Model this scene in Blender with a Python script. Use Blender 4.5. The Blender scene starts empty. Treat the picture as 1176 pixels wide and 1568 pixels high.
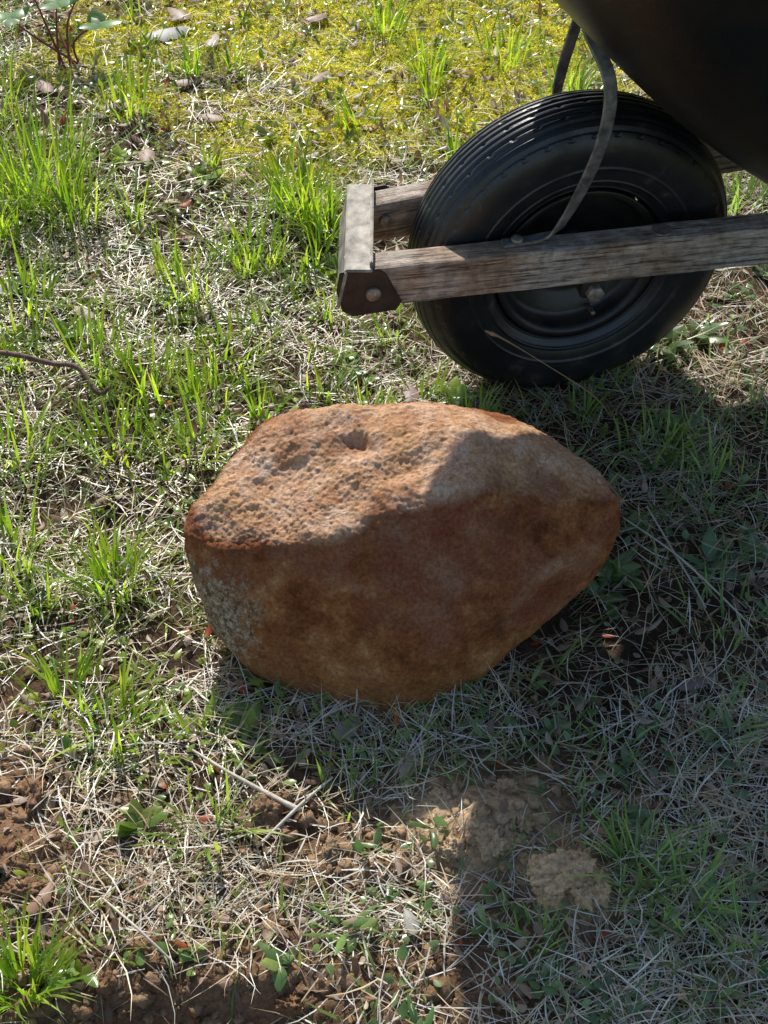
import bpy, math, random
import numpy as np
from mathutils import Vector
from mathutils.bvhtree import BVHTree
import bmesh
R=np.random.default_rng(7); random.seed(7)
scene=bpy.context.scene
D=math.radians
# ------------------------------------------------------------ noise helpers
_lat=np.random.default_rng(3).random((64,64,64))
def vn3(x,y,z):
    xi=np.floor(x).astype(int);yi=np.floor(y).astype(int);zi=np.floor(z).astype(int)
    fx=x-xi;fy=y-yi;fz=z-zi
    fx=fx*fx*(3-2*fx);fy=fy*fy*(3-2*fy);fz=fz*fz*(3-2*fz)
    def g(a,b,c): return _lat[(xi+a)%64,(yi+b)%64,(zi+c)%64]
    x00=g(0,0,0)*(1-fx)+g(1,0,0)*fx; x10=g(0,1,0)*(1-fx)+g(1,1,0)*fx
    x01=g(0,0,1)*(1-fx)+g(1,0,1)*fx; x11=g(0,1,1)*(1-fx)+g(1,1,1)*fx
    return ((x00*(1-fy)+x10*fy)*(1-fz)+(x01*(1-fy)+x11*fy)*fz)*2-1
def fbm(x,y,z,sc,o=3,seed=0.):
    s=0;a=1.;x=x*sc+seed*7.31;y=y*sc+seed*3.17;z=z*sc+seed*5.7
    for i in range(o):
        s=s+a*vn3(x,y,z);x=x*2.03+11.3;y=y*2.03+5.1;z=z*2.03+2.7;a*=.5
    return s
def gs(x,y,cx,cy,rx,ry): return np.exp(-(((x-cx)/rx)**2+((y-cy)/ry)**2))
def soil(x,y):
    n=fbm(x,y,x*0,9,3,4)*.45
    s=1.6*gs(x,y,-.44,.79,.105,.15)+1.6*gs(x,y,-.19,.61,.17,.075)+.45*gs(x,y,-.06,.80,.10,.05)+.5*gs(x,y,.0,.66,.12,.05)+.25*gs(x,y,-.25,.8,.12,.1)
    return np.clip(s+n*np.clip(s*3,0,1),0,1)
def tan_soil(x,y):
    return np.clip(1.3*gs(x,y,.10,.835,.082,.062)+1.25*gs(x,y,.19,.752,.046,.034)+fbm(x,y,x*0,30,3,9)*.45*gs(x,y,.13,.8,.13,.10),0,1)
def mossf(x,y):
    n=fbm(x,y,x*0,8,4,2)
    m=np.clip((y-2.0)/.28,0,1)*np.clip(1.35*gs(x,y*0,.04,0,.42,1)+.5*gs(x,y,-.5,2.55,.3,.3),0,1.25)
    return np.clip(m*1.1+n*.9*np.clip(m*2,0,1)-.14,0,1)
def H(x,y):
    z0=x*0
    h=.010*fbm(x,y,z0,2.2,2,1)+.005*fbm(x,y,z0,11,2,5)+.0022*fbm(x,y,z0,45,3,6)
    s=soil(x,y);t=tan_soil(x,y)
    h=h+.022*gs(x,y,-.43,.80,.10,.14)-.085*gs(x,y,-.18,.59,.11,.05)+.024*gs(x,y,.10,.835,.06,.045)+.024*gs(x,y,.19,.752,.036,.026)
    h=h+(s+t*.7)*(.010*fbm(x,y,z0,42,3,8)+.006*np.abs(fbm(x,y,z0,110,2,3)))
    fade=np.clip((4-np.hypot(x,y-1.6))/1.5,0,1)
    k=1-np.clip(gs(x,y,.25,1.59,.14,.08)+gs(x,y,.02,1.12,.2,.14),0,1)
    return h*fade*(.25+.75*k)
# ------------------------------------------------------------ mesh helper
def mk(name,V,F,col=None,mat=None,smooth=True,parent=None):
    V=np.asarray(V,dtype=np.float32);me=bpy.data.meshes.new(name)
    if isinstance(F,np.ndarray):
        n,k=F.shape
        me.vertices.add(len(V));me.vertices.foreach_set('co',V.ravel())
        me.loops.add(n*k);me.loops.foreach_set('vertex_index',F.astype(np.int32).ravel())
        me.polygons.add(n);me.polygons.foreach_set('loop_start',np.arange(0,n*k,k,dtype=np.int32))
        try: me.polygons.foreach_set('loop_total',np.full(n,k,dtype=np.int32))
        except Exception: pass
        me.update(calc_edges=True)
    else:
        me.from_pydata([tuple(map(float,v)) for v in V],[],F);me.update()
    if col is not None:
        ca=me.color_attributes.new('Col','FLOAT_COLOR','POINT')
        c=np.ones((len(V),4),dtype=np.float32);c[:,:3]=np.clip(col,0,.9)
        ca.data.foreach_set('color',c.ravel())
    me.polygons.foreach_set('use_smooth',np.full(len(me.polygons),smooth))
    o=bpy.data.objects.new(name,me);scene.collection.objects.link(o)
    if mat: me.materials.append(mat)
    if parent: o.parent=parent
    return o
# ------------------------------------------------------------ material helpers
def newmat(name):
    m=bpy.data.materials.new(name);m.use_nodes=True
    nt=m.node_tree;return m,nt,nt.nodes['Principled BSDF'],nt.nodes['Material Output']
def noise(nt,vec,sc,det=6,rough=.6):
    n=nt.nodes.new('ShaderNodeTexNoise');n.inputs['Scale'].default_value=sc;n.inputs['Detail'].default_value=det;n.inputs['Roughness'].default_value=rough
    nt.links.new(vec,n.inputs['Vector']);return n.outputs['Fac']
def ramp(nt,fac,stops):
    r=nt.nodes.new('ShaderNodeValToRGB');e=r.color_ramp.elements
    while len(e)<len(stops): e.new(.5)
    for i,(p,c) in enumerate(stops):
        e[i].position=p;e[i].color=(*c,1) if len(c)==3 else c
    nt.links.new(fac,r.inputs['Fac']);return r.outputs['Color']
def mix(nt,f,a,b,bt='MIX'):
    m=nt.nodes.new('ShaderNodeMix');m.data_type='RGBA';m.blend_type=bt
    for s,v in ((0,f),(6,a),(7,b)):
        if isinstance(v,bpy.types.NodeSocket): nt.links.new(v,m.inputs[s])
        else: m.inputs[s].default_value=v if s==0 else (*v,1)
    return m.outputs[2]
def bump(nt,h,dist,st=1.,prev=None):
    b=nt.nodes.new('ShaderNodeBump');b.inputs['Distance'].default_value=dist;b.inputs['Strength'].default_value=st
    nt.links.new(h,b.inputs['Height'])
    if prev is not None: nt.links.new(prev,b.inputs['Normal'])
    return b.outputs['Normal']
def objco(nt): return nt.nodes.new('ShaderNodeTexCoord').outputs['Object']
def math_(nt,op,a,b=0.):
    m=nt.nodes.new('ShaderNodeMath');m.operation=op
    for i,v in enumerate((a,b)):
        if isinstance(v,bpy.types.NodeSocket): nt.links.new(v,m.inputs[i])
        else: m.inputs[i].default_value=v
    return m.outputs[0]
def leafmat(name,trans=.4,rough=.45,spec=.5,tgain=(1.5,1.6,.8)):
    m,nt,p,out=newmat(name)
    a=nt.nodes.new('ShaderNodeAttribute');a.attribute_name='Col'
    c=objco(nt);n=noise(nt,c,60,3)
    col=mix(nt,.35,a.outputs['Color'],ramp(nt,n,[(.3,(.5,.5,.5)),(.7,(1.5,1.5,1.4))]),'MULTIPLY')
    nt.links.new(col,p.inputs['Base Color']);p.inputs['Roughness'].default_value=rough
    p.inputs['Specular IOR Level'].default_value=spec
    t=nt.nodes.new('ShaderNodeBsdfTranslucent')
    nt.links.new(mix(nt,1.,col,tgain,'MULTIPLY'),t.inputs['Color'])
    ms=nt.nodes.new('ShaderNodeMixShader');ms.inputs[0].default_value=trans
    nt.links.new(p.outputs[0],ms.inputs[1]);nt.links.new(t.outputs[0],ms.inputs[2]);nt.links.new(ms.outputs[0],out.inputs['Surface'])
    return m
M_grass=leafmat('grass_blade',.5,.36,.55,(1.75,1.75,.72))
M_straw=leafmat('straw',.25,.38,.6,(1.25,1.15,.95))
M_moss=leafmat('moss',.45,.7,.2,(1.6,1.5,.8))
M_weed=leafmat('weed_leaf',.38,.26,.7,(1.8,1.8,.7))
M_dry=leafmat('dry_leaf',.2,.5,.4,(1.2,1.,.8))

# ------------------------------------------------------------ ground sheet
def axis(a,b,st,far):
    f=np.arange(a,b+st/2,st);g=[];d=st
    x=b
    while x<far: d*=1.35;x+=d;g.append(x)
    g=np.array(g);l=[];d=st;x=a
    while x>-far: d*=1.35;x-=d;l.append(x)
    return np.concatenate([np.array(l)[::-1],f,g])
xs=axis(-1.1,1.2,.0055,80);ys=axis(.35,3.1,.0055,80)
X,Y=np.meshgrid(xs,ys,indexing='ij');xf=X.ravel();yf=Y.ravel()
Z=H(xf,yf)
nx,ny=len(xs),len(ys)
idx=np.arange(nx*ny).reshape(nx,ny)
F=np.stack([idx[:-1,:-1],idx[1:,:-1],idx[1:,1:],idx[:-1,1:]],-1).reshape(-1,4)
s=soil(xf,yf)[:,None];t=tan_soil(xf,yf)[:,None];ms=mossf(xf,yf)[:,None]
n1=(fbm(xf,yf,xf*0,25,3,2)[:,None]*.5+.5)
far=np.clip((np.hypot(xf,yf-1.6)-1.6)/1.0,0,1)[:,None]
c=np.array([.080,.050,.032])*(.5+n1)
c=c*(1-ms*.8)+np.array([.42,.38,.045])*ms*.8
c=c*(1-s)+np.array([.26,.155,.088])*(.55+.8*n1)*s
c=c*(1-t)+np.array([.62,.43,.25])*(.7+.5*n1)*t
c=c*(1-far)+np.array([.16,.18,.05])*(.5+n1)*far
mg,nt,p,out=newmat('earth')
a=nt.nodes.new('ShaderNodeAttribute');a.attribute_name='Col';co=objco(nt)
nn=noise(nt,co,180,6,.7)
nt.links.new(mix(nt,.8,a.outputs['Color'],ramp(nt,nn,[(.3,(.4,.38,.35)),(.7,(1.5,1.5,1.5))]),'MULTIPLY'),p.inputs['Base Color'])
p.inputs['Roughness'].default_value=.95;p.inputs['Specular IOR Level'].default_value=.15
nt.links.new(bump(nt,noise(nt,co,350,5,.7),.003,.9),p.inputs['Normal'])
mk('ground',np.stack([xf,yf,Z],1),F,c,mg)

# ------------------------------------------------------------ ribbon generator
def ribbons(P,phi,kap,th,be,L,W,col,K=4,prof=None,fold=0.,clamp=True,tipcol=None):
    n=len(P);ts=np.linspace(0,1,K+1)
    if prof is None: prof=lambda t:np.clip(1.08*(1-t**2.2),.06,1)*np.minimum(1,.55+t*2)
    cur=P.copy().astype(float);rows=[];across=3 if fold else 2
    for i,t_ in enumerate(ts):
        ph=phi+kap*t_;tt=th+be*t_
        d=np.stack([np.sin(tt)*np.cos(ph),np.sin(tt)*np.sin(ph),np.cos(tt)],1)
        if i>0: cur=cur+d*(L/K)[:,None]
        if clamp:
            g=H(cur[:,0],cur[:,1])+.0015;cur[:,2]=np.maximum(cur[:,2],g)
        w=np.stack([-np.sin(ph),np.cos(ph),np.zeros(n)],1)
        hw=(W*.5*prof(t_))[:,None]
        if fold:
            nrm=np.cross(d,w);
            rows+= [cur-w*hw+nrm*hw*fold*-1,cur,cur+w*hw-nrm*hw*fold]
        else: rows+=[cur-w*hw,cur+w*hw]
    V=np.stack(rows,1)
    m=V.shape[1];base=(np.arange(n)*m)[:,None,None]
    f=[]
    for i in range(K):
        for j in range(across-1):
            a0=i*across+j;f.append([a0,a0+1,a0+across+1,a0+across])
    F=(np.array(f)[None]+base).reshape(-1,4)
    tt=np.repeat(ts,across)[None,:,None]
    C=col[:,None,:]*np.ones((1,m,1))
    if tipcol is not None: C=C*(1-tt**2*.7)+tipcol[:,None,:]*tt**2*.7
    return V.reshape(-1,3),F,C.reshape(-1,3)
class Acc:
    def __init__(s): s.V=[];s.F=[];s.C=[];s.n=0
    def add(s,v,f,c): s.V.append(v);s.F.append(f+s.n);s.C.append(c);s.n+=len(v)
    def make(s,name,mat,smooth=True): return mk(name,np.concatenate(s.V),np.concatenate(s.F),np.concatenate(s.C),mat,smooth)
def inrock(x,y,g=1.): return ((x-.02)/(.20*g))**2+((y-1.16)/(.13*g))**2<1
def inwheel(x,y):
    dx=x-.24;dy=y-1.59;s_=dx*.97+dy*.24;t_=-dx*.24+dy*.97
    return (abs(s_)<.07)&(abs(t_)<.05)
def scatter(n,view=.76):
    k=int(n*view);y=.5+2.35*R.random(k)**1.05;x=(R.random(k)*2-1)*(.2+.27*y+.1)*1.05
    k2=n-k;y2=.3+3.3*R.random(k2);x2=(R.random(k2)*2-1)*1.7
    x=np.concatenate([x,x2]);y=np.concatenate([y,y2])
    ok=~(inrock(x,y)|inwheel(x,y));return x[ok],y[ok]
def pick(x,y,p):
    k=R.random(len(x))<p;return x[k],y[k]
def shades(n,a,b,v=.25):
    a=np.array(a);b=np.array(b);t=R.random((n,1));return (a*(1-t)+b*t)*(1-v+2*v*R.random((n,1)))
# ---- dead straw
A=Acc()
x,y=scatter(70000)
dens=1-.95*soil(x,y);dens*=1-.95*tan_soil(x,y);dens*=1-.6*mossf(x,y);dens*=np.clip(.48+.95*fbm(x,y,x*0,9,3,12)+.35*(y<1.0),.12,1)
x,y=pick(x,y,dens);n=len(x)
z=H(x,y)+R.random(n)**2*.016
c=shades(n,(.70,.57,.38),(.46,.33,.18));dk=R.random(n)<.26;c[dk]=shades(dk.sum(),(.18,.10,.055),(.32,.19,.11))
gr=(R.random(n)<.40+.25*(y<1.0)*(x>-.1));c[gr]=shades(gr.sum(),(.90,.86,.76),(.60,.56,.47))  # bleached blades; more of them at front right, paler colour lifts the shade there
A.add(*ribbons(np.stack([x,y,z],1),R.random(n)*6.283,R.normal(0,.5,n),R.normal(1.5,.18,n),R.normal(.12,.25,n),R.uniform(.02,.085,n),R.uniform(.0007,.0020,n),c,K=3))
x,y=scatter(12000);x,y=pick(x,y,(1-.95*soil(x,y))*(1-.95*tan_soil(x,y))*(1-.6*mossf(x,y)));n=len(x)
A.add(*ribbons(np.stack([x,y,H(x,y)],1),R.random(n)*6.283,R.normal(0,.6,n),R.uniform(.4,1.2,n),R.uniform(.1,.9,n),R.uniform(.02,.06,n),R.uniform(.0006,.0014,n),shades(n,(.78,.70,.48),(.55,.47,.30)),K=4))
A.make('dead_grass',M_straw)
# ---- green grass
G=Acc()
def green(x,y):
    """yellow-green on the left/back, blue-green towards right front"""
    n=len(x);w=np.clip((x+.10)*1.6+(1.45-y)*.6,0,1)[:,None]
    a=shades(n,(.38,.46,.06),(.13,.27,.03),.35);b=shades(n,(.14,.27,.11),(.27,.36,.22),.3)
    return a*(1-w)+b*w
def gdens(x,y):
    n=fbm(x,y,x*0,5,3,21)
    d=.36+.68*n+.42*gs(x,y,-.62,1.7,.4,.7)+.08*gs(x,y,.42,.62,.2,.2)-.24*gs(x,y,.1,.8,.4,.35)-.2*gs(x,y,.45,1.1,.25,.4)
    return np.clip(d,.05,1)*(1-.97*soil(x,y))*(1-.96*tan_soil(x,y))*(1-.6*mossf(x,y))
x,y=scatter(29000);x,y=pick(x,y,gdens(x,y));n=len(x)
c=green(x,y)
G.add(*ribbons(np.stack([x,y,H(x,y)],1),R.random(n)*6.283,R.normal(0,.4,n),R.uniform(.1,1.2,n),R.uniform(.1,1.1,n),R.uniform(.012,.055,n),R.uniform(.0013,.0034,n),c,K=4,tipcol=c*.6+np.array([.44,.39,.14])*.4))
def clump(cx,cy,n,r,L,w=.0036,lean=.55):
    ph=R.random(n)*6.283;rr=r*np.sqrt(R.random(n));x=cx+np.cos(ph)*rr;y=cy+np.sin(ph)*rr
    ok=~(inrock(x,y,1.05)|inwheel(x,y));x=x[ok];y=y[ok];ph=ph[ok];n=len(x)
    if n==0: return
    c=green(x,y)*np.array([1.05,1.1,.9])
    G.add(*ribbons(np.stack([x,y,H(x,y)],1),ph+R.normal(0,.5,n),R.normal(0,.3,n),np.abs(R.normal(.12,lean*.6,n)),R.uniform(.1,1.1,n),L*R.uniform(.45,1.1,n),w*R.uniform(.6,1.25,n),c,K=6,tipcol=c*.7+np.array([.45,.40,.10])*.3))
for q in [(-.56,2.05,130,.07,.18),(-.62,1.95,110,.06,.17),(-.50,1.98,70,.05,.14),(-.13,1.99,120,.045,.13),(-.09,1.93,70,.04,.11),(-.20,1.86,60,.05,.09),
 (-.33,1.55,70,.05,.10),(-.36,1.42,60,.045,.09),(-.50,1.40,60,.06,.10),(-.47,1.22,60,.05,.10),(-.33,1.17,80,.035,.10),(-.42,1.6,60,.06,.10),
 (-.55,1.72,70,.06,.11),(-.30,1.78,60,.05,.10),(-.22,1.62,40,.05,.08),(-.62,1.55,70,.07,.12),(-.56,1.3,60,.05,.1),(-.6,1.15,60,.06,.11),(-.26,1.40,50,.04,.09),(-.24,1.52,40,.04,.08),
 (-.345,.65,100,.026,.095),(.26,.775,55,.035,.085),(.30,.74,50,.035,.08),(.36,.70,30,.035,.07),(.15,.70,18,.02,.05),
 (.30,1.55,25,.03,.06),(.36,1.4,35,.05,.075),(.42,1.33,30,.05,.07),(.05,1.50,35,.04,.07),(-.03,1.47,30,.04,.06),(.12,1.46,30,.03,.07),
 (.08,2.45,60,.04,.10),(-.0,2.6,50,.04,.11),(.22,2.5,50,.05,.12),(.33,2.35,60,.05,.11),(-.05,2.25,30,.03,.08),(.12,2.15,40,.04,.09),(.5,2.05,60,.06,.09),(.58,2.0,60,.05,.09),
 (-.2,.93,25,.04,.05),(-.18,.82,30,.04,.07),(-.05,.86,14,.03,.04),(-.3,.95,45,.04,.08),(-.36,1.0,45,.04,.08),
 (.38,.95,20,.04,.06),(.25,.93,14,.03,.05),(.4,1.1,25,.05,.07),(-.28,2.45,30,.04,.07),(-.45,2.3,50,.05,.1),(-.72,2.3,60,.08,.16),(-.78,2.6,60,.08,.16)]:
    clump(*q)
for i in range(340):
    cx=R.uniform(-1.5,1.6);cy=R.uniform(.4,3.5)
    if R.random()<gdens(np.array([cx]),np.array([cy]))[0]: clump(cx,cy,int(R.integers(8,30)),R.uniform(.01,.035),R.uniform(.04,.10))
ph=np.linspace(0,6.283,340)+R.normal(0,.05,340);x=.015+.205*np.cos(ph)*R.uniform(.97,1.12,340);y=1.12+.125*np.sin(ph)*R.uniform(.97,1.15,340);n=340
cg=green(x,y);dd_=R.random(n)<.5;cg[dd_]=shades(dd_.sum(),(.6,.5,.3),(.4,.3,.18))
G.add(*ribbons(np.stack([x,y,H(x,y)],1),ph+R.normal(0,.6,n),R.normal(0,.4,n),R.uniform(.4,1.2,n),R.uniform(.1,.8,n),R.uniform(.015,.045,n),R.uniform(.001,.0022,n),cg,K=4))
G.make('grass',M_grass)
# ---- moss
Mo=Acc()
x=R.uniform(-.95,.95,150000);y=R.uniform(1.95,3.2,150000);x,y=pick(x,y,np.clip(mossf(x,y)*1.9-.40,0,1));n=len(x)
hh=H(x,y)+.009*np.clip(fbm(x,y,x*0,35,2,17)+.3,0,1.3)
c=shades(n,(.90,.84,.09),(.60,.62,.06),.25)
Mo.add(*ribbons(np.stack([x,y,hh],1),R.random(n)*6.283,R.normal(0,.4,n),R.uniform(.3,1.5,n),R.uniform(0,.6,n),R.uniform(.004,.009,n),R.uniform(.002,.0038,n),c,K=2,clamp=False))
Mo.make('moss',M_moss)
# ---- broad-leaved weeds
Wd=Acc()
lp=lambda t:np.clip(np.sin(math.pi*min(1,(t*.92+.04))**.8)**.8,.05,1)
lance=lambda t:max(.07,math.sin(math.pi*(t*.96+.02)**1.25)**1.1)
def rosette(cx,cy,n,L,w,pr=lp,lift=1.15):
    ph=np.arange(n)*2.4+R.normal(0,.3,n);x=np.full(n,cx)+R.normal(0,.004,n);y=np.full(n,cy)+R.normal(0,.004,n);z=H(x,y)+.004
    c=green(x,y)*R.uniform(.6,.95)
    Wd.add(*ribbons(np.stack([x,y,z],1),ph,R.normal(0,.35,n),R.normal(lift-.25,.25,n),R.uniform(.2,.9,n),L*R.uniform(.5,1.1,n),w*R.uniform(.6,1.1,n),c,K=7,prof=pr,fold=.35))
for q in [(-.30,2.08,9,.04,.020),(-.09,1.82,9,.04,.020),(-.05,1.80,7,.035,.018),(-.46,1.68,10,.04,.022),(-.52,1.66,9,.035,.022),(-.06,1.60,9,.035,.014),(-.03,1.55,8,.03,.014),
 (.10,1.52,9,.04,.018),(.40,1.44,9,.04,.02),(.35,1.38,8,.04,.018),(.28,1.19,9,.045,.02),(.26,1.15,7,.04,.016),(.40,1.20,10,.045,.02),(.45,1.22,8,.04,.02),(-.155,.96,9,.035,.02),
 (-.26,.83,9,.035,.020),(-.10,.68,5,.028,.015),(.15,.66,9,.03,.012),(.26,.895,7,.045,.010),(.40,1.63,9,.05,.026),(.46,1.66,8,.045,.024),(.10,.71,7,.03,.012),(.32,.64,9,.03,.012),
 (-.38,1.9,8,.04,.018),(-.2,2.2,8,.035,.018),(-.45,2.15,9,.04,.018),(.05,.82,5,.03,.008),(-.02,.80,6,.03,.008),(-.33,1.75,7,.035,.018)]:
    rosette(*q,pr=lance if q[4]<.015 else lp)
for i in range(700):
    cx=R.uniform(-1.4,1.5);cy=R.uniform(.45,3.4)
    if inrock(np.array([cx]),np.array([cy]),1.1)[0] or inwheel(cx,cy): continue
    if R.random()>(1-.9*soil(np.array([cx]),np.array([cy]))[0])*(1-tan_soil(np.array([cx]),np.array([cy]))[0]): continue
    if R.random()<.5: rosette(cx,cy,int(R.integers(4,10)),R.uniform(.015,.033),R.uniform(.007,.015))
    else: rosette(cx,cy,int(R.integers(4,8)),R.uniform(.025,.05),R.uniform(.004,.008),lance,.9)
x,y=scatter(11000);x,y=pick(x,y,np.clip(.45+.8*fbm(x,y,x*0,6,2,31)+.25*(y>1.4),0.05,1)*(1-.95*soil(x,y))*(1-tan_soil(x,y)));n=len(x)
Wd.add(*ribbons(np.stack([x,y,H(x,y)+R.uniform(.002,.018,n)],1),R.random(n)*6.283,R.normal(0,.1,n),R.uniform(1.0,1.7,n),R.normal(0,.4,n),R.uniform(.007,.017,n),R.uniform(.005,.011,n),green(x,y)*.8,K=4,prof=lp,fold=.3))
Wd.make('broadleaf_weeds',M_weed)
# ---- leaf litter
Lt=Acc()
x,y=scatter(5600);x,y=pick(x,y,1-.75*np.clip(soil(x,y)+tan_soil(x,y),0,1));n=len(x)
cc=shades(n,(.20,.11,.065),(.46,.36,.27));cc[R.random(n)<.04]=(.42,.09,.03)
Lt.add(*ribbons(np.stack([x,y,H(x,y)+R.uniform(.002,.014,n)],1),R.random(n)*6.283,R.normal(0,.5,n),R.normal(1.5,.25,n),R.normal(0,.9,n),R.uniform(.006,.024,n)*(1+.5*(y>1.9)),R.uniform(.003,.010,n)*(1+.6*(y>1.9)),cc,K=5,prof=lp,fold=.5))
Lt.make('leaf_litter',M_dry)
def dryleaf(x,y,ph,L,w,col,be=.5):
    a=Acc();P=np.array([[x,y,float(H(np.array([x]),np.array([y]))[0])+.014]])
    a.add(*ribbons(P,np.array([ph]),np.array([.4]),np.array([1.35]),np.array([be]),np.array([L]),np.array([w]),np.array([col]),K=14,prof=lambda t:lp(t)*(1+.12*math.sin(t*25)),fold=.45,clamp=True))
    a.make('dry_leaf',M_dry)
for q in [(-.45,2.56,.3,.09,.05,(.40,.38,.36)),(-.33,2.52,1.2,.06,.025,(.5,.4,.32)),(-.60,1.76,.6,.08,.028,(.34,.32,.30)),(-.43,1.70,2.2,.05,.02,(.42,.32,.27)),
          (.035,1.50,1.4,.045,.026,(.30,.21,.18)),(-.055,.94,.5,.035,.024,(.3,.24,.2)),(.33,1.0,.2,.05,.016,(.26,.19,.18)),(-.35,.72,.9,.04,.018,(.36,.20,.13)),
          (.03,.70,1.7,.03,.014,(.4,.38,.34)),(-.13,2.37,.8,.05,.02,(.36,.27,.22)),(-.60,2.35,1.9,.07,.03,(.30,.17,.16)),(.02,.88,1.2,.04,.016,(.36,.28,.23)),
          (-.5,2.3,.2,.06,.03,(.36,.22,.17)),(-.38,2.62,2.,.07,.035,(.33,.22,.17)),(-.7,2.0,1.,.06,.03,(.36,.24,.18)),(-.28,2.25,2.6,.05,.025,(.4,.28,.2)),(-.15,2.62,.4,.05,.025,(.38,.27,.2)),(-.4,2.12,1.5,.055,.028,(.38,.25,.18)),(-.55,2.18,.8,.05,.026,(.42,.3,.22)),(-.38,2.38,.1,.055,.025,(.34,.23,.18))]:
    dryleaf(*q)
# ------------------------------------------------------------ clods
def lumps(name,P,S,cols,mat,sub=2,rough=.35,fr=1.4,flat=.65):
    bm=bmesh.new();bmesh.ops.create_icosphere(bm,subdivisions=sub,radius=1)
    v0=np.array([v.co[:] for v in bm.verts]);f0=np.array([[v.index for v in f.verts] for f in bm.faces]);bm.free()
    n=len(P);V=np.repeat(v0[None],n,0)
    off=R.random((n,1,3))*50
    q=V*fr+off;d=1+rough*fbm(q[...,0],q[...,1],q[...,2],1,3)
    V=V*d[...,None]*(S[:,None]*R.uniform(.6,1.35,(n,3)))[:,None,:]*np.array([1,1,flat])
    V=V+P[:,None,:]
    F=(f0[None]+(np.arange(n)*len(v0))[:,None,None]).reshape(-1,3)
    C=np.repeat(cols[:,None,:],len(v0),1).reshape(-1,3)
    return mk(name,V.reshape(-1,3),F,C,mat)
x=R.uniform(-.65,.5,22000);y=R.uniform(.45,1.05,22000);pr=np.clip(soil(x,y)*1.0+tan_soil(x,y)*.45+.03,0,1)
x,y=pick(x,y,pr);ok=~inrock(x,y,1.2);x=x[ok];y=y[ok];n=len(x);S=.0008+.0085*R.random(n)**8
t=tan_soil(x,y)[:,None]
cols=shades(n,(.26,.155,.085),(.40,.26,.155))*(1-t)+shades(n,(.56,.39,.22),(.68,.48,.29))*t
lumps('soil_clods',np.stack([x,y,H(x,y)+S*.2],1),S,cols,mg,2,.6,1.8)
def clod(x,y,s_,col):
    o=lumps('dirt_clod',np.array([[0,0,0.]]),np.array([s_]),np.array([col]),mg,5,.45,1.7,.85)
    me=o.data;v=np.array([q.co[:] for q in me.vertices]);q=v/ s_*5+x*90
    v=v*(1+.22*fbm(q[:,0],q[:,1],q[:,2],1,3))[:,None];me.vertices.foreach_set('co',v.astype(np.float32).ravel())
    o.location=(x,y,float(H(np.array([x]),np.array([y]))[0])+s_*.3)
for q in [(-.125,.845,.014,(.32,.20,.12)),(-.105,.86,.011,(.30,.19,.12)),(-.055,.80,.013,(.38,.27,.16)),(-.02,.845,.009,(.40,.28,.17)),(.18,.760,.022,(.70,.49,.29)),(.210,.750,.016,(.68,.48,.28)),(.165,.742,.013,(.68,.48,.28)),(.195,.738,.012,(.70,.49,.29)),
          (-.37,.86,.018,(.30,.175,.10)),(-.39,.78,.018,(.28,.16,.09)),(-.42,.73,.018,(.28,.16,.09)),(-.36,.745,.012,(.31,.18,.10)),(-.43,.87,.02,(.29,.17,.095)),(.07,.795,.010,(.62,.44,.26)),(.13,.87,.010,(.62,.44,.26)),(.06,.86,.011,(.62,.44,.26)),(.11,.80,.012,(.60,.42,.25)),(.145,.82,.009,(.6,.42,.25)),(-.23,.69,.013,(.28,.16,.085)),(-.09,.64,.012,(.28,.16,.085)),(-.40,.69,.014,(.28,.16,.085)),(-.46,.78,.02,(.28,.165,.09)),(-.27,.66,.015,(.28,.16,.085))]:
    clod(*q)
# ------------------------------------------------------------ sticks
def tube(name,pts,rad,mat,parent=None,seg=10,sub=6,jit=0.):
    P=[Vector(p) for p in pts];out=[];rr=[]
    for i in range(len(P)-1):
        p0=P[max(i-1,0)];p1=P[i];p2=P[i+1];p3=P[min(i+2,len(P)-1)]
        r1=rad[i] if hasattr(rad,'__len__') else rad;r2=rad[i+1] if hasattr(rad,'__len__') else rad
        for k in range(sub):
            t=k/sub;out.append(.5*((2*p1)+(p2-p0)*t+(2*p0-5*p1+4*p2-p3)*t*t+(3*p1-p0-3*p2+p3)*t**3));rr.append(r1*(1-t)+r2*t)
    out.append(P[-1]);rr.append(r2)
    V=[];n=len(out)
    for i,p in enumerate(out):
        d=(out[min(i+1,n-1)]-out[max(i-1,0)]).normalized()
        u=d.cross(Vector((0,0,1)));u=u.normalized() if u.length>1e-3 else Vector((1,0,0));w=d.cross(u)
        for k in range(seg):
            a=2*math.pi*k/seg;r=rr[i]*(1+jit*random.uniform(-1,1));V.append(p+(u*math.cos(a)+w*math.sin(a))*r)
    F=[[i*seg+k,i*seg+(k+1)%seg,(i+1)*seg+(k+1)%seg,(i+1)*seg+k] for i in range(n-1) for k in range(seg)]
    F+=[list(range(seg))[::-1],[(n-1)*seg+k for k in range(seg)]]
    return mk(name,V,F,None,mat,True,parent)
def simple(name,c1,c2,sc,rough,metal=0,bmp=.001,bsc=None,spec=.5,stretch=None):
    m,nt,p,out=newmat(name);co=objco(nt)
    if stretch:
        mp=nt.nodes.new('ShaderNodeMapping');mp.inputs['Scale'].default_value=stretch;nt.links.new(co,mp.inputs['Vector']);co=mp.outputs[0]
    n=noise(nt,co,sc,8,.65)
    nt.links.new(ramp(nt,n,[(.35,c1),(.65,c2)]),p.inputs['Base Color'])
    p.inputs['Roughness'].default_value=rough;p.inputs['Metallic'].default_value=metal;p.inputs['Specular IOR Level'].default_value=spec
    nt.links.new(bump(nt,noise(nt,co,bsc or sc*2,6,.7),bmp,.8),p.inputs['Normal'])
    return m
M_twig=simple('twig_bark',(.10,.05,.035),(.24,.13,.09),150,.7)
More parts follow.
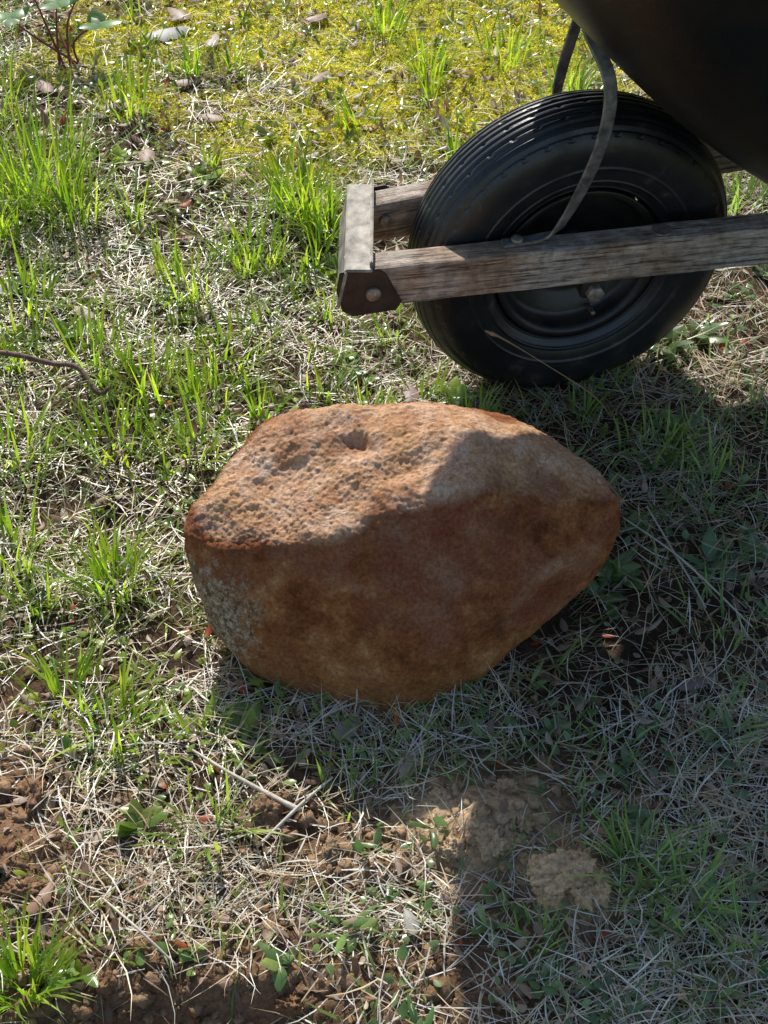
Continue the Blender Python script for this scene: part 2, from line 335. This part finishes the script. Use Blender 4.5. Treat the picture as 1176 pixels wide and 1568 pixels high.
M_pale=simple('pale_stalk',(.50,.43,.34),(.68,.62,.52),120,.6)
M_seed=simple('seed_stalk',(.35,.22,.10),(.50,.34,.18),200,.6)
tube('twig',[(-.62,1.575,.045),(-.52,1.56,.05),(-.46,1.545,.045),(-.42,1.53,.05),(-.39,1.50,.03),(-.375,1.505,.035)],[.004,.0037,.004,.0035,.004,.0025],M_twig,jit=.2)
tube('twig',[(-.215,.925,.014),(-.16,.885,.018),(-.10,.848,.018),(-.085,.845,.015)],[.0015,.002,.003,.0015],M_pale,jit=.15)
tube('twig',[(-.13,.80,.014),(-.09,.845,.018),(-.055,.885,.014)],[.0015,.002,.0012],M_pale,jit=.15)
tube('twig',[(.30,1.27,.02),(.36,1.19,.03),(.43,1.09,.02)],[.001,.0014,.001],M_pale)
tube('twig',[(.33,1.28,.03),(.37,1.16,.02),(.38,1.12,.02)],[.001,.0012,.001],M_pale)
tube('twig',[(-.28,.74,.015),(-.24,.70,.03),(-.20,.67,.012)],[.001,.0015,.001],M_pale)
tube('seed_stalk',[(.315,1.47,.0),(.282,1.475,.045),(.198,1.465,.118),(.150,1.45,.163),(.138,1.448,.171),(.128,1.446,.178)],[.0009,.0008,.0006,.0012,.0028,.0008],M_seed)
tube('seed_stalk',[(.355,1.45,.0),(.345,1.46,.06),(.325,1.47,.12)],[.0010,.0008,.0005],M_seed)
pl=bpy.data.objects.new('bramble_seedling',None);scene.collection.objects.link(pl)
M_red=simple('red_stem',(.22,.03,.03),(.35,.06,.04),90,.5)
for i,(a,b,c_) in enumerate([(-.60,2.52,.10),(-.66,2.56,.13),(-.55,2.55,.12),(-.63,2.66,.09),(-.52,2.48,.08),(-.68,2.48,.09)]):
    tube('stem_%d'%(i+1),[(-.60+.01*i,2.46,0),(-.6+(a+.6)*.4,2.46+(b-2.46)*.4,c_*.6),(a,b,c_)],[.0025,.002,.0012],M_red,pl)
    La=Acc();n=3;
    La.add(*ribbons(np.array([[a,b,c_]]*n),np.array([0,2.1,4.2])+i,np.zeros(n),np.full(n,1.2),np.full(n,.4),np.full(n,.045),np.full(n,.034),shades(n,(.12,.25,.08),(.16,.30,.10)),K=8,prof=lp,fold=.3,clamp=False))
    o=La.make('leaf_%d'%(i+1),M_weed);o.parent=pl
# ------------------------------------------------------------ boulder
pts=np.array([(-.225,1.13,.153),(-.208,1.16,.156),(-.185,1.19,.164),(-.156,1.22,.192),(-.137,1.235,.214),(-.087,1.23,.238),(-.03,1.225,.253),(.01,1.22,.260),(.045,1.225,.251),(.0835,1.235,.232),(.151,1.235,.210),(.206,1.22,.188),(.250,1.18,.173),(.264,1.14,.163),(.261,1.12,.130),(.240,1.10,.087),(.196,1.078,.052),(.143,1.048,.026),(.098,1.013,-.003),
(.05,.990,-.018),(.009,.978,-.028),(-.05,.990,-.021),(-.11,1.008,-.008),(-.1625,1.038,.012),(-.200,1.067,.037),(-.218,1.10,.09),
(-.125,1.07,.181),(-.19,1.09,.159),(-.06,1.055,.203),(.022,1.07,.228),(.078,1.09,.244),(.122,1.15,.248),(.206,1.18,.216),
(-.06,1.022,.09),(.03,.998,.085),(.09,1.012,.11),(.162,1.055,.12),(-.13,1.038,.09),
(-.10,1.33,.12),(.10,1.33,.13),(.0,1.34,.05),(-.16,1.28,.06),(.18,1.28,.08),(-.08,1.28,.0),(.1,1.27,.0),(-.12,1.12,-.01),(.12,1.12,-.01)])
bm=bmesh.new()
for p_ in pts: bm.verts.new(p_)
bmesh.ops.convex_hull(bm,input=bm.verts[:]);bvh=BVHTree.FromBMesh(bm);bm.free()
bm=bmesh.new();bmesh.ops.create_icosphere(bm,subdivisions=8,radius=1)
dv=np.array([v.co[:] for v in bm.verts]);Fi=np.array([[v.index for v in f.verts] for f in bm.faces]);Ed=np.array([[e.verts[0].index,e.verts[1].index] for e in bm.edges]);bm.free()
C0=Vector((.02,1.14,.12));sc3=np.array([.24,.15,.12]);dd=dv*sc3;dd/=np.linalg.norm(dd,axis=1)[:,None]
V=np.empty_like(dd)
for i,d_ in enumerate(dd):
    h_=bvh.ray_cast(C0,Vector(d_));V[i]=h_[0] if h_[0] is not None else C0
nv=len(V);deg=np.bincount(Ed.ravel(),minlength=nv)
def lap(V,it,k=.6):
    for _ in range(it):
        Sx=np.stack([np.bincount(Ed[:,0],V[Ed[:,1],j],nv)+np.bincount(Ed[:,1],V[Ed[:,0],j],nv) for j in range(3)],1)
        V=V+k*(Sx/deg[:,None]-V)
    return V
V=lap(V,90,.8)
def normals(V):
    a,b,c=V[Fi[:,0]],V[Fi[:,1]],V[Fi[:,2]];fn=np.cross(b-a,c-a)
    n=np.stack([sum(np.bincount(Fi[:,k],fn[:,j],nv) for k in range(3)) for j in range(3)],1)
    return n/np.linalg.norm(n,axis=1)[:,None]
nm=normals(V)
x,y,z=V.T
top=np.clip((nm[:,2]-.45)/.3,0,1)
disp=.0040+.0065*fbm(x,y,z,12,3,3)+.0016*fbm(x,y,z,50,4,6)
left=np.clip((.06-x)/.12,0,1)
rough=top*(.12+.70*left)
b1=fbm(x,y,z,22,5,5);disp+=rough*.0036*b1
led=fbm(x,y,z*2,34,3,14);disp+=rough*.0022*(np.floor(led*2.2)/2.2+.3*led)
disp+=.0008*fbm(x,y,z,220,2,4)*(.6+top)+.0008*top*fbm(x,y,z,420,2,4)
wx=.007*fbm(x,y,z,60,3,41);wy=.007*fbm(x,y,z,60,3,43)
def pit(cx,cy,r,d,e=1.):
    return -d*np.exp(-((((x+wx)-cx)/r[0])**2+(((y+wy)-cy)/r[1])**2)**e)*top
disp+=pit(-.030,1.168,(.012,.012),.013)+pit(-.020,1.155,(.018,.010),.005)+pit(-.045,1.195,(.014,.010),.004)+pit(.035,1.125,(.040,.020),.010)+pit(-.11,1.15,(.03,.014),.003)
V=V+nm*disp[:,None]
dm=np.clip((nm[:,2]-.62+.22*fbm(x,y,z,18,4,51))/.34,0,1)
mb,nt,p,out=newmat('boulder_stone');co=objco(nt)
n_big=noise(nt,co,9,4,.6);n_mid=noise(nt,co,28,8,.7);n_f=noise(nt,co,240,6,.75)
base=ramp(nt,n_mid,[(.32,(.14,.046,.019)),(.44,(.26,.090,.034)),(.55,(.37,.145,.055)),(.68,(.55,.29,.13))])
base=mix(nt,ramp(nt,n_big,[(.44,(0,0,0)),(.58,(.8,.8,.8))]),base,ramp(nt,noise(nt,co,20,6,.65),[(.35,(.24,.060,.036)),(.5,(.28,.105,.058)),(.65,(.36,.19,.12))]))
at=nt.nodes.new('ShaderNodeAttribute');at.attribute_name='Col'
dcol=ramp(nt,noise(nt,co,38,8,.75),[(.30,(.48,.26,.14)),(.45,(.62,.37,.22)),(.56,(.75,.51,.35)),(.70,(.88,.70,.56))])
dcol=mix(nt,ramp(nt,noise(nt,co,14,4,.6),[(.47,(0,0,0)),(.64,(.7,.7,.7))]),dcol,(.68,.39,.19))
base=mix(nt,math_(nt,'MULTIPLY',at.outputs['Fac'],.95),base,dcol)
sp=nt.nodes.new('ShaderNodeSeparateXYZ');nt.links.new(co,sp.inputs[0])
low=nt.nodes.new('ShaderNodeMapRange');low.inputs[1].default_value=.09;low.inputs[2].default_value=.0;low.inputs[4].default_value=.8;nt.links.new(sp.outputs['Z'],low.inputs[0])
base=mix(nt,math_(nt,'MULTIPLY',low.outputs[0],n_mid),base,(.52,.26,.075))
vd=nt.nodes.new('ShaderNodeVectorMath');vd.operation='DISTANCE';nt.links.new(co,vd.inputs[0]);vd.inputs[1].default_value=(-.195,1.065,.070)
wm=math_(nt,'ADD',vd.outputs['Value'],math_(nt,'MULTIPLY',math_(nt,'SUBTRACT',noise(nt,co,55,6,.75),.5),-.18))
gm=nt.nodes.new('ShaderNodeMapRange');gm.inputs[1].default_value=.068;gm.inputs[2].default_value=.038;nt.links.new(wm,gm.inputs[0])
gcol=ramp(nt,noise(nt,co,130,5,.85),[(.40,(.10,.07,.035)),(.48,(.32,.22,.13)),(.58,(.62,.53,.40))])
base=mix(nt,math_(nt,'MULTIPLY',gm.outputs[0],.8),base,gcol)
base=mix(nt,.75,base,ramp(nt,n_f,[(.3,(.40,.36,.32)),(.7,(1.6,1.6,1.6))]),'MULTIPLY')
nt.links.new(base,p.inputs['Base Color']);p.inputs['Roughness'].default_value=.95;p.inputs['Specular IOR Level'].default_value=.08
nb=bump(nt,n_mid,.006,.35);nb=bump(nt,noise(nt,co,110,6,.7),.0030,.7,nb);nb=bump(nt,n_f,.0026,1.,nb);nt.links.new(nb,p.inputs['Normal'])
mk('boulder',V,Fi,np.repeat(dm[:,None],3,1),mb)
# ------------------------------------------------------------ wheelbarrow
WB=bpy.data.objects.new('wheelbarrow',None);scene.collection.objects.link(WB)
WB.location=(.238,1.59,0);WB.rotation_euler=(0,0,D(14))
mr,nt,p,out=newmat('tyre_rubber');co=objco(nt)
n=noise(nt,co,25,8,.7)
nt.links.new(ramp(nt,n,[(.42,(.011,.012,.014)),(.60,(.022,.022,.022)),(.74,(.10,.085,.065))]),p.inputs['Base Color'])
p.inputs['Roughness'].default_value=.34;p.inputs['Specular IOR Level'].default_value=.6
nt.links.new(bump(nt,noise(nt,co,400,4,.7),.0004,.6),p.inputs['Normal'])
M_rim=simple('black_rim_paint',(.010,.010,.011),(.035,.027,.02),30,.35,0,.0004,200)
M_plastic=simple('black_tray_plastic',(.008,.008,.009),(.028,.019,.013),8,.32,0,.0005,300)
M_steel=simple('worn_steel',(.10,.095,.09),(.34,.32,.30),60,.45,.4,.0005,300)
M_flange=simple('weathered_flange',(.12,.10,.08),(.46,.42,.36),40,.6,.1,.001,250)
M_dark=simple('dark_steel',(.03,.026,.024),(.075,.06,.045),50,.5,.4,.0006,250)
M_rust=simple('bolt_steel',(.20,.15,.11),(.45,.39,.32),120,.5,.5,.0005,300)
mw,nt,p,out=newmat('weathered_wood');co=objco(nt)
mp=nt.nodes.new('ShaderNodeMapping');mp.inputs['Scale'].default_value=(6,90,90);nt.links.new(co,mp.inputs['Vector'])
g=noise(nt,mp.outputs[0],1.6,10,.72)
mp2=nt.nodes.new('ShaderNodeMapping');mp2.inputs['Scale'].default_value=(14,260,260);nt.links.new(co,mp2.inputs['Vector'])
g2=noise(nt,mp2.outputs[0],1.2,6,.7)
wc=ramp(nt,g,[(.28,(.17,.13,.10)),(.42,(.44,.36,.29)),(.55,(.66,.56,.46)),(.72,(.84,.75,.65))])
wc=mix(nt,ramp(nt,noise(nt,co,9,5),[(.46,(0,0,0)),(.60,(.9,.9,.9))]),wc,ramp(nt,g,[(.35,(.22,.14,.09)),(.65,(.64,.43,.27))]))
wc=mix(nt,.9,wc,ramp(nt,g2,[(.38,(.14,.11,.09)),(.47,(.9,.9,.9)),(.7,(1.2,1.2,1.2))]),'MULTIPLY')
wc=mix(nt,.6,wc,ramp(nt,noise(nt,co,60,6,.7),[(.38,(.40,.37,.35)),(.55,(1.1,1.1,1.1))]),'MULTIPLY')
nt.links.new(wc,p.inputs['Base Color']);p.inputs['Roughness'].default_value=.75
nt.links.new(bump(nt,g2,.003,1.,bump(nt,g,.004,.8)),p.inputs['Normal'])
ZC=.213
def lathe(name,prof,mat,tc=0.,zc=ZC,seg=160,sipe=None):
    prof=np.array(prof);a=np.linspace(0,2*math.pi,seg,endpoint=False);k=len(prof)
    rad=np.repeat(prof[None,:,1],seg,0)
    if sipe is not None:
        m=(np.arange(seg)%10<1)[:,None]*sipe[None,:];rad=rad-.0026*m
    V=np.stack([np.cos(a)[:,None]*rad,np.broadcast_to(prof[:,0]+tc,(seg,k)),np.sin(a)[:,None]*rad+zc],-1).reshape(-1,3)
    i=np.arange(seg)[:,None]*k;j=np.arange(k-1)[None];i2=((np.arange(seg)+1)%seg)[:,None]*k
    F=np.stack([i+j,i+j+1,i2+j+1,i2+j],-1).reshape(-1,4)
    return mk(name,V,F,None,mat,True,WB)
TC=-.012
pr=[];sip=[]
for q in np.linspace(-2.45,2.45,241):
    ct,st=math.cos(q),math.sin(q)
    r=.158+.057*math.copysign(abs(ct)**.84,ct);t_=.054*math.copysign(abs(st)**.80,st)
    sp_=0.
    if abs(q)<1.25:
        ph=abs(t_)/.0098;gfr=(ph+.5)%1
        if gfr<.18 or gfr>.82: r-=.0046
        elif gfr<.45 and int(ph+.5)%2==1: sp_=1.
    sip.append(sp_)
    for rr,wid in ((.148,.0012),(.128,.0016),(.116,.0012)):
        if abs(q)>1.2: t_+=math.copysign(.0022*math.exp(-((r-rr)/wid)**2),t_)
    pr.append((t_,r))
lathe('tyre',pr,mr,TC,seg=400,sipe=np.array(sip))
for sgn,nm_ in ((-1,'near'),(1,'far')):
    prf=[(.040,.106),(.043,.1115),(.0445,.109),(.042,.103),(.036,.099),(.022,.096),(.019,.089),(.017,.075),(.010,.066),(.008,.055),(.012,.040),(.014,.030),(.030,.026),(.046,.024),(.048,.021),(.048,.008)]
    lathe('rim_'+nm_,[(sgn*a_,b_) for a_,b_ in prf],M_rim,TC)
def box(name,c,sz,mat,rot=0.,bev=.002,ry=0.):
    bm=bmesh.new();bmesh.ops.create_cube(bm,size=1)
    for v in bm.verts: v.co=Vector((v.co.x*sz[0],v.co.y*sz[1],v.co.z*sz[2]))
    bmesh.ops.bevel(bm,geom=bm.edges[:],offset=bev,segments=3,affect='EDGES')
    me=bpy.data.meshes.new(name);bm.to_mesh(me);bm.free();me.materials.append(mat)
    for f in me.polygons: f.use_smooth=False
    o=bpy.data.objects.new(name,me);scene.collection.objects.link(o);o.parent=WB;o.location=c;o.rotation_euler=(0,ry,rot);return o
def cyl(name,c,r,h,mat,axis='Y',dome=False,seg=24,rot=0.):
    prof=[(0,r*.98),(h*.7,r),(h*.92,r*.9),(h,r*.7 if not dome else r*.75),(h*(1.35 if dome else 1),0.0005)]
    V=[];F=[]
    for a in range(seg):
        an=2*math.pi*a/seg
        for (hh,rr) in prof:
            if axis=='Y': V.append((rr*math.cos(an),-hh,rr*math.sin(an)))
            else: V.append((rr*math.cos(an),rr*math.sin(an),hh))
    k=len(prof)
    for a in range(seg):
        for j in range(k-1): F.append([a*k+j,a*k+j+1,((a+1)%seg)*k+j+1,((a+1)%seg)*k+j])
    o=mk(name,V,F,None,mat,True,WB);o.location=c;o.rotation_euler=(0,0,rot);return o
for i in range(4):
    a=D(20+90*i);cyl('rim_bolt_%d'%(i+1),(.052*math.cos(a),TC-.010,ZC+.052*math.sin(a)),.0065,.008,M_rust)
tube('valve_stem',[(.03,TC-.02,ZC-.085),(.028,TC-.045,ZC-.08)],.003,M_rust,WB)
def beam(name,s0,t0,ang,length,w,h,ztop,rise=0.):
    sec=[];e=.004
    for (sx,sz) in ((-1,-1),(1,-1),(1,1),(-1,1)):
        for k in range(3):
            aa={(-1,-1):180,(1,-1):270,(1,1):0,(-1,1):90}[(sx,sz)]+k*45
            sec.append((sx*(w/2-e)+e*math.cos(D(aa)),sz*(h/2-e)+e*math.sin(D(aa))))
    nL=260;k=len(sec);l=np.repeat(np.linspace(0,length,nL+1),k);S_=np.array(sec);A_=np.tile(S_[:,0],nL+1);B_=np.tile(S_[:,1],nL+1)
    nz=fbm(l*14,A_*60+t0*50,B_*60,1,3)*.0011
    V=np.stack([l,A_*(1+nz*36),B_*(1+nz*28)+rise*l],1)
    F=[[i*k+j,i*k+(j+1)%k,(i+1)*k+(j+1)%k,(i+1)*k+j] for i in range(nL) for j in range(k)]+[list(range(k))[::-1],[nL*k+j for j in range(k)]]
    o=mk(name,V,F,None,mw,False,WB);o.location=(s0,t0,ztop-h/2);o.rotation_euler=(0,0,ang);return o
beam('beam_near',-.312,-.077,D(-4),1.75,.036,.056,.285,.0)
beam('beam_far',-.262,.054,D(4.6),1.70,.036,.056,.285,.0)
br=D(-14)
box('bracket_top',(-.279,-.010,.2885),(.034,.190,.004),M_flange,br,.0015)
box('bracket_lip',(-.2635,-.010,.2935),(.004,.186,.010),M_flange,br,.0015)
box('bracket_front',(-.300,-.010,.262),(.004,.186,.054),M_flange,br,.0015,ry=D(12))
def plate(name,pts2,th,mat,loc,rot):
    bm=bmesh.new();f=bm.faces.new([bm.verts.new((a_,0,b_)) for a_,b_ in pts2]);bmesh.ops.recalc_face_normals(bm,faces=[f])
    r=bmesh.ops.extrude_face_region(bm,geom=[f]);bmesh.ops.translate(bm,verts=[v for v in r['geom'] if isinstance(v,bmesh.types.BMVert)],vec=(0,th,0))
    bmesh.ops.recalc_face_normals(bm,faces=bm.faces[:])
    bmesh.ops.bevel(bm,geom=bm.edges[:],offset=.0008,segments=2,affect='EDGES')
    me=bpy.data.meshes.new(name);bm.to_mesh(me);bm.free();me.materials.append(mat)
    o=bpy.data.objects.new(name,me);scene.collection.objects.link(o);o.parent=WB;o.location=loc;o.rotation_euler=(0,0,rot);return o
sh=[(-.014,.058),(.034,.058),(.042,.05),(.062,.006),(.055,-.006),(.0,-.009),(-.012,.000),(-.019,.03)]
plate('bracket_side_near',sh,.003,M_dark,(-.310,-.0985,.229),D(-4))
plate('bracket_side_far',sh,.003,M_dark,(-.258,.0735,.229),D(4.6))
cyl('bracket_bolt_near',(-.284,-.100,.252),.0095,.005,M_rust,dome=True)
cyl('bracket_bolt_inner',(-.235,.0365,.262),.008,.006,M_rust,dome=True)
tube('axle',[(0,-.115,ZC),(0,0,ZC),(0,.10,ZC)],.008,M_rust,WB,seg=16)
cyl('axle_nut_near',(0,-.112,ZC),.012,.010,M_rust,seg=6);cyl('axle_nut_far',(0,.112,ZC),.012,.010,M_rust,seg=6)
box('axle_clamp_near',(0,-.098,.216),(.03,.030,.026),M_dark,D(-4));box('axle_clamp_far',(0,.083,.216),(.03,.030,.026),M_dark,D(4))
def strap(name,pts,wdir,w=.017,th=.004,mat=M_steel):
    P=[Vector(p) for p in pts];out=[];ws=[];sub=8
    for i in range(len(P)-1):
        p0=P[max(i-1,0)];p1=P[i];p2=P[i+1];p3=P[min(i+2,len(P)-1)]
        for k in range(sub+(i==len(P)-2)):
            t=k/sub;out.append(.5*((2*p1)+(p2-p0)*t+(2*p0-5*p1+4*p2-p3)*t*t+(3*p1-p0-3*p2+p3)*t**3));ws.append((Vector(wdir[i])*(1-t)+Vector(wdir[i+1])*t).normalized())
    V=[];n=len(out)
    for i,p in enumerate(out):
        d=(out[min(i+1,n-1)]-out[max(i-1,0)]).normalized();u=(ws[i]-d*ws[i].dot(d)).normalized();q=d.cross(u)
        for (a_,b_) in ((-1,-.6),(-.85,-1),(.85,-1),(1,-.6),(1,.6),(.85,1),(-.85,1),(-1,.6)): V.append(p+u*a_*w/2+q*b_*th/2)
    k=8;F=[[i*k+j,i*k+(j+1)%k,(i+1)*k+(j+1)%k,(i+1)*k+j] for i in range(n-1) for j in range(k)]+[list(range(k))[::-1],[(n-1)*k+j for j in range(k)]]
    return mk(name,V,F,None,mat,False,WB)
strap('brace_near',[(-.118,-.089,.2895),(-.095,-.090,.2900),(-.072,-.092,.2925),(-.052,-.100,.308),(-.034,-.120,.375),(-.020,-.132,.45),(-.018,-.125,.51),(-.038,-.10,.56),(-.05,-.08,.60)],
      [(0,1,0),(0,1,0),(.2,1,0),(1,.5,0),(1,.1,0),(1,.1,0),(1,.1,0),(1,.1,0),(1,.1,0)],w=.016)
strap('brace_far',[(-.05,.085,.289),(-.02,.087,.290),(-.002,.09,.303),(.012,.10,.40),(.03,.09,.50),(.03,.07,.545)],
      [(0,1,0),(0,1,0),(.3,1,0),(1,.3,0),(1,.2,0),(1,.2,0)])
cyl('brace_bolt',(-.100,-.090,.292),.0075,.004,M_rust,axis='Z',dome=True)
cyl('beam_bolt_plate',(.085,-.104,.2855),.013,.0015,M_rust,axis='Z')
beam('riser_near',.42,-.128,D(-4),.48,.034,.03,.318)
beam('riser_far',.42,.112,D(4.6),.48,.034,.03,.318)
lv=[(.312,.60,.62,.01),(.312,.39,.86,.22),(.314,.31,.90,.265),(.330,.235,.95,.29),(.387,.145,1.0,.310),(.474,.035,1.06,.322),(.612,-.100,1.14,.332),(.76,-.235,1.20,.347),(.86,-.330,1.24,.36),
    (.865,-.355,1.265,.385),(.858,-.367,1.275,.395),(.852,-.363,1.27,.392),(.858,-.355,1.26,.383),(.854,-.321,1.232,.352),(.76,-.229,1.194,.341),(.612,-.094,1.134,.326),(.474,.041,1.054,.316),(.387,.151,.994,.304),(.334,.241,.944,.284),(.320,.32,.89,.255),(.318,.41,.84,.21),(.318,.60,.62,.01)]
def dens_l(lv):
    o=[]
    for i in range(len(lv)-1):
        p0=np.array(lv[max(i-1,0)]);p1=np.array(lv[i]);p2=np.array(lv[i+1]);p3=np.array(lv[min(i+2,len(lv)-1)])
        for k in range(4):
            t=k/4
            if i in(3,4,5,6): o.append(.5*((2*p1)+(p2-p0)*t+(2*p0-5*p1+4*p2-p3)*t*t+(3*p1-p0-3*p2+p3)*t**3))
            else: o.append(p1*(1-t)+p2*t)
    o.append(np.array(lv[-1]));return o
LV=dens_l(lv);seg=128;V=[]
for (z_,f_,b_,hw) in LV:
    for k in range(seg):
        a_=2*math.pi*k/seg;ca,sa=math.cos(a_),math.sin(a_);e=2/3.6
        V.append(((f_+b_)/2+(b_-f_)/2*math.copysign(abs(ca)**e,ca),-.01+hw*math.copysign(abs(sa)**e,sa),z_+.006))
F=[[i*seg+j,i*seg+(j+1)%seg,(i+1)*seg+(j+1)%seg,(i+1)*seg+j] for i in range(len(LV)-1) for j in range(seg)]
mk('tray',V,F,None,M_plastic,True,WB)
for sg,nm_ in ((-1,'near'),(1,'far')):
    tt=sg*.17
    strap('leg_'+nm_,[(.66,tt,.23),(.70,tt*1.1,.10),(.74,tt*1.15,.012),(.80,tt*1.15,.006),(.86,tt*1.15,.012),(.90,tt*1.15,.10),(.94,tt*1.15,.23)],[(0,1,0)]*7,.03,.005,M_dark)
# ------------------------------------------------------------ light, sky, camera
el,az=D(41),D(-12.5)
sd=Vector((math.sin(az)*math.cos(el),math.cos(az)*math.cos(el),math.sin(el)))
L=bpy.data.lights.new('sun','SUN');L.energy=5.0;L.angle=D(.5);L.color=(1,.96,.88)
lo=bpy.data.objects.new('sun',L);scene.collection.objects.link(lo);lo.rotation_euler=sd.to_track_quat('Z','Y').to_euler();lo.location=sd*5
w=bpy.data.worlds.new('World');scene.world=w;w.use_nodes=True;nt=w.node_tree
sk=nt.nodes.new('ShaderNodeTexSky');sk.sky_type='NISHITA';sk.sun_disc=False;sk.sun_elevation=el;sk.sun_rotation=az%(2*math.pi)
nt.links.new(sk.outputs[0],nt.nodes['Background'].inputs['Color']);nt.nodes['Background'].inputs['Strength'].default_value=.15
cam=bpy.data.cameras.new('camera');cam.sensor_fit='VERTICAL';cam.sensor_height=36;cam.sensor_width=27;cam.lens=50.5;cam.clip_start=.05;cam.clip_end=300
c_=bpy.data.objects.new('camera',cam);scene.collection.objects.link(c_);c_.location=(0,0,1.3);c_.rotation_euler=(D(45),0,0);scene.camera=c_
scene.view_settings.view_transform='Standard';scene.view_settings.look='None';scene.view_settings.exposure=0
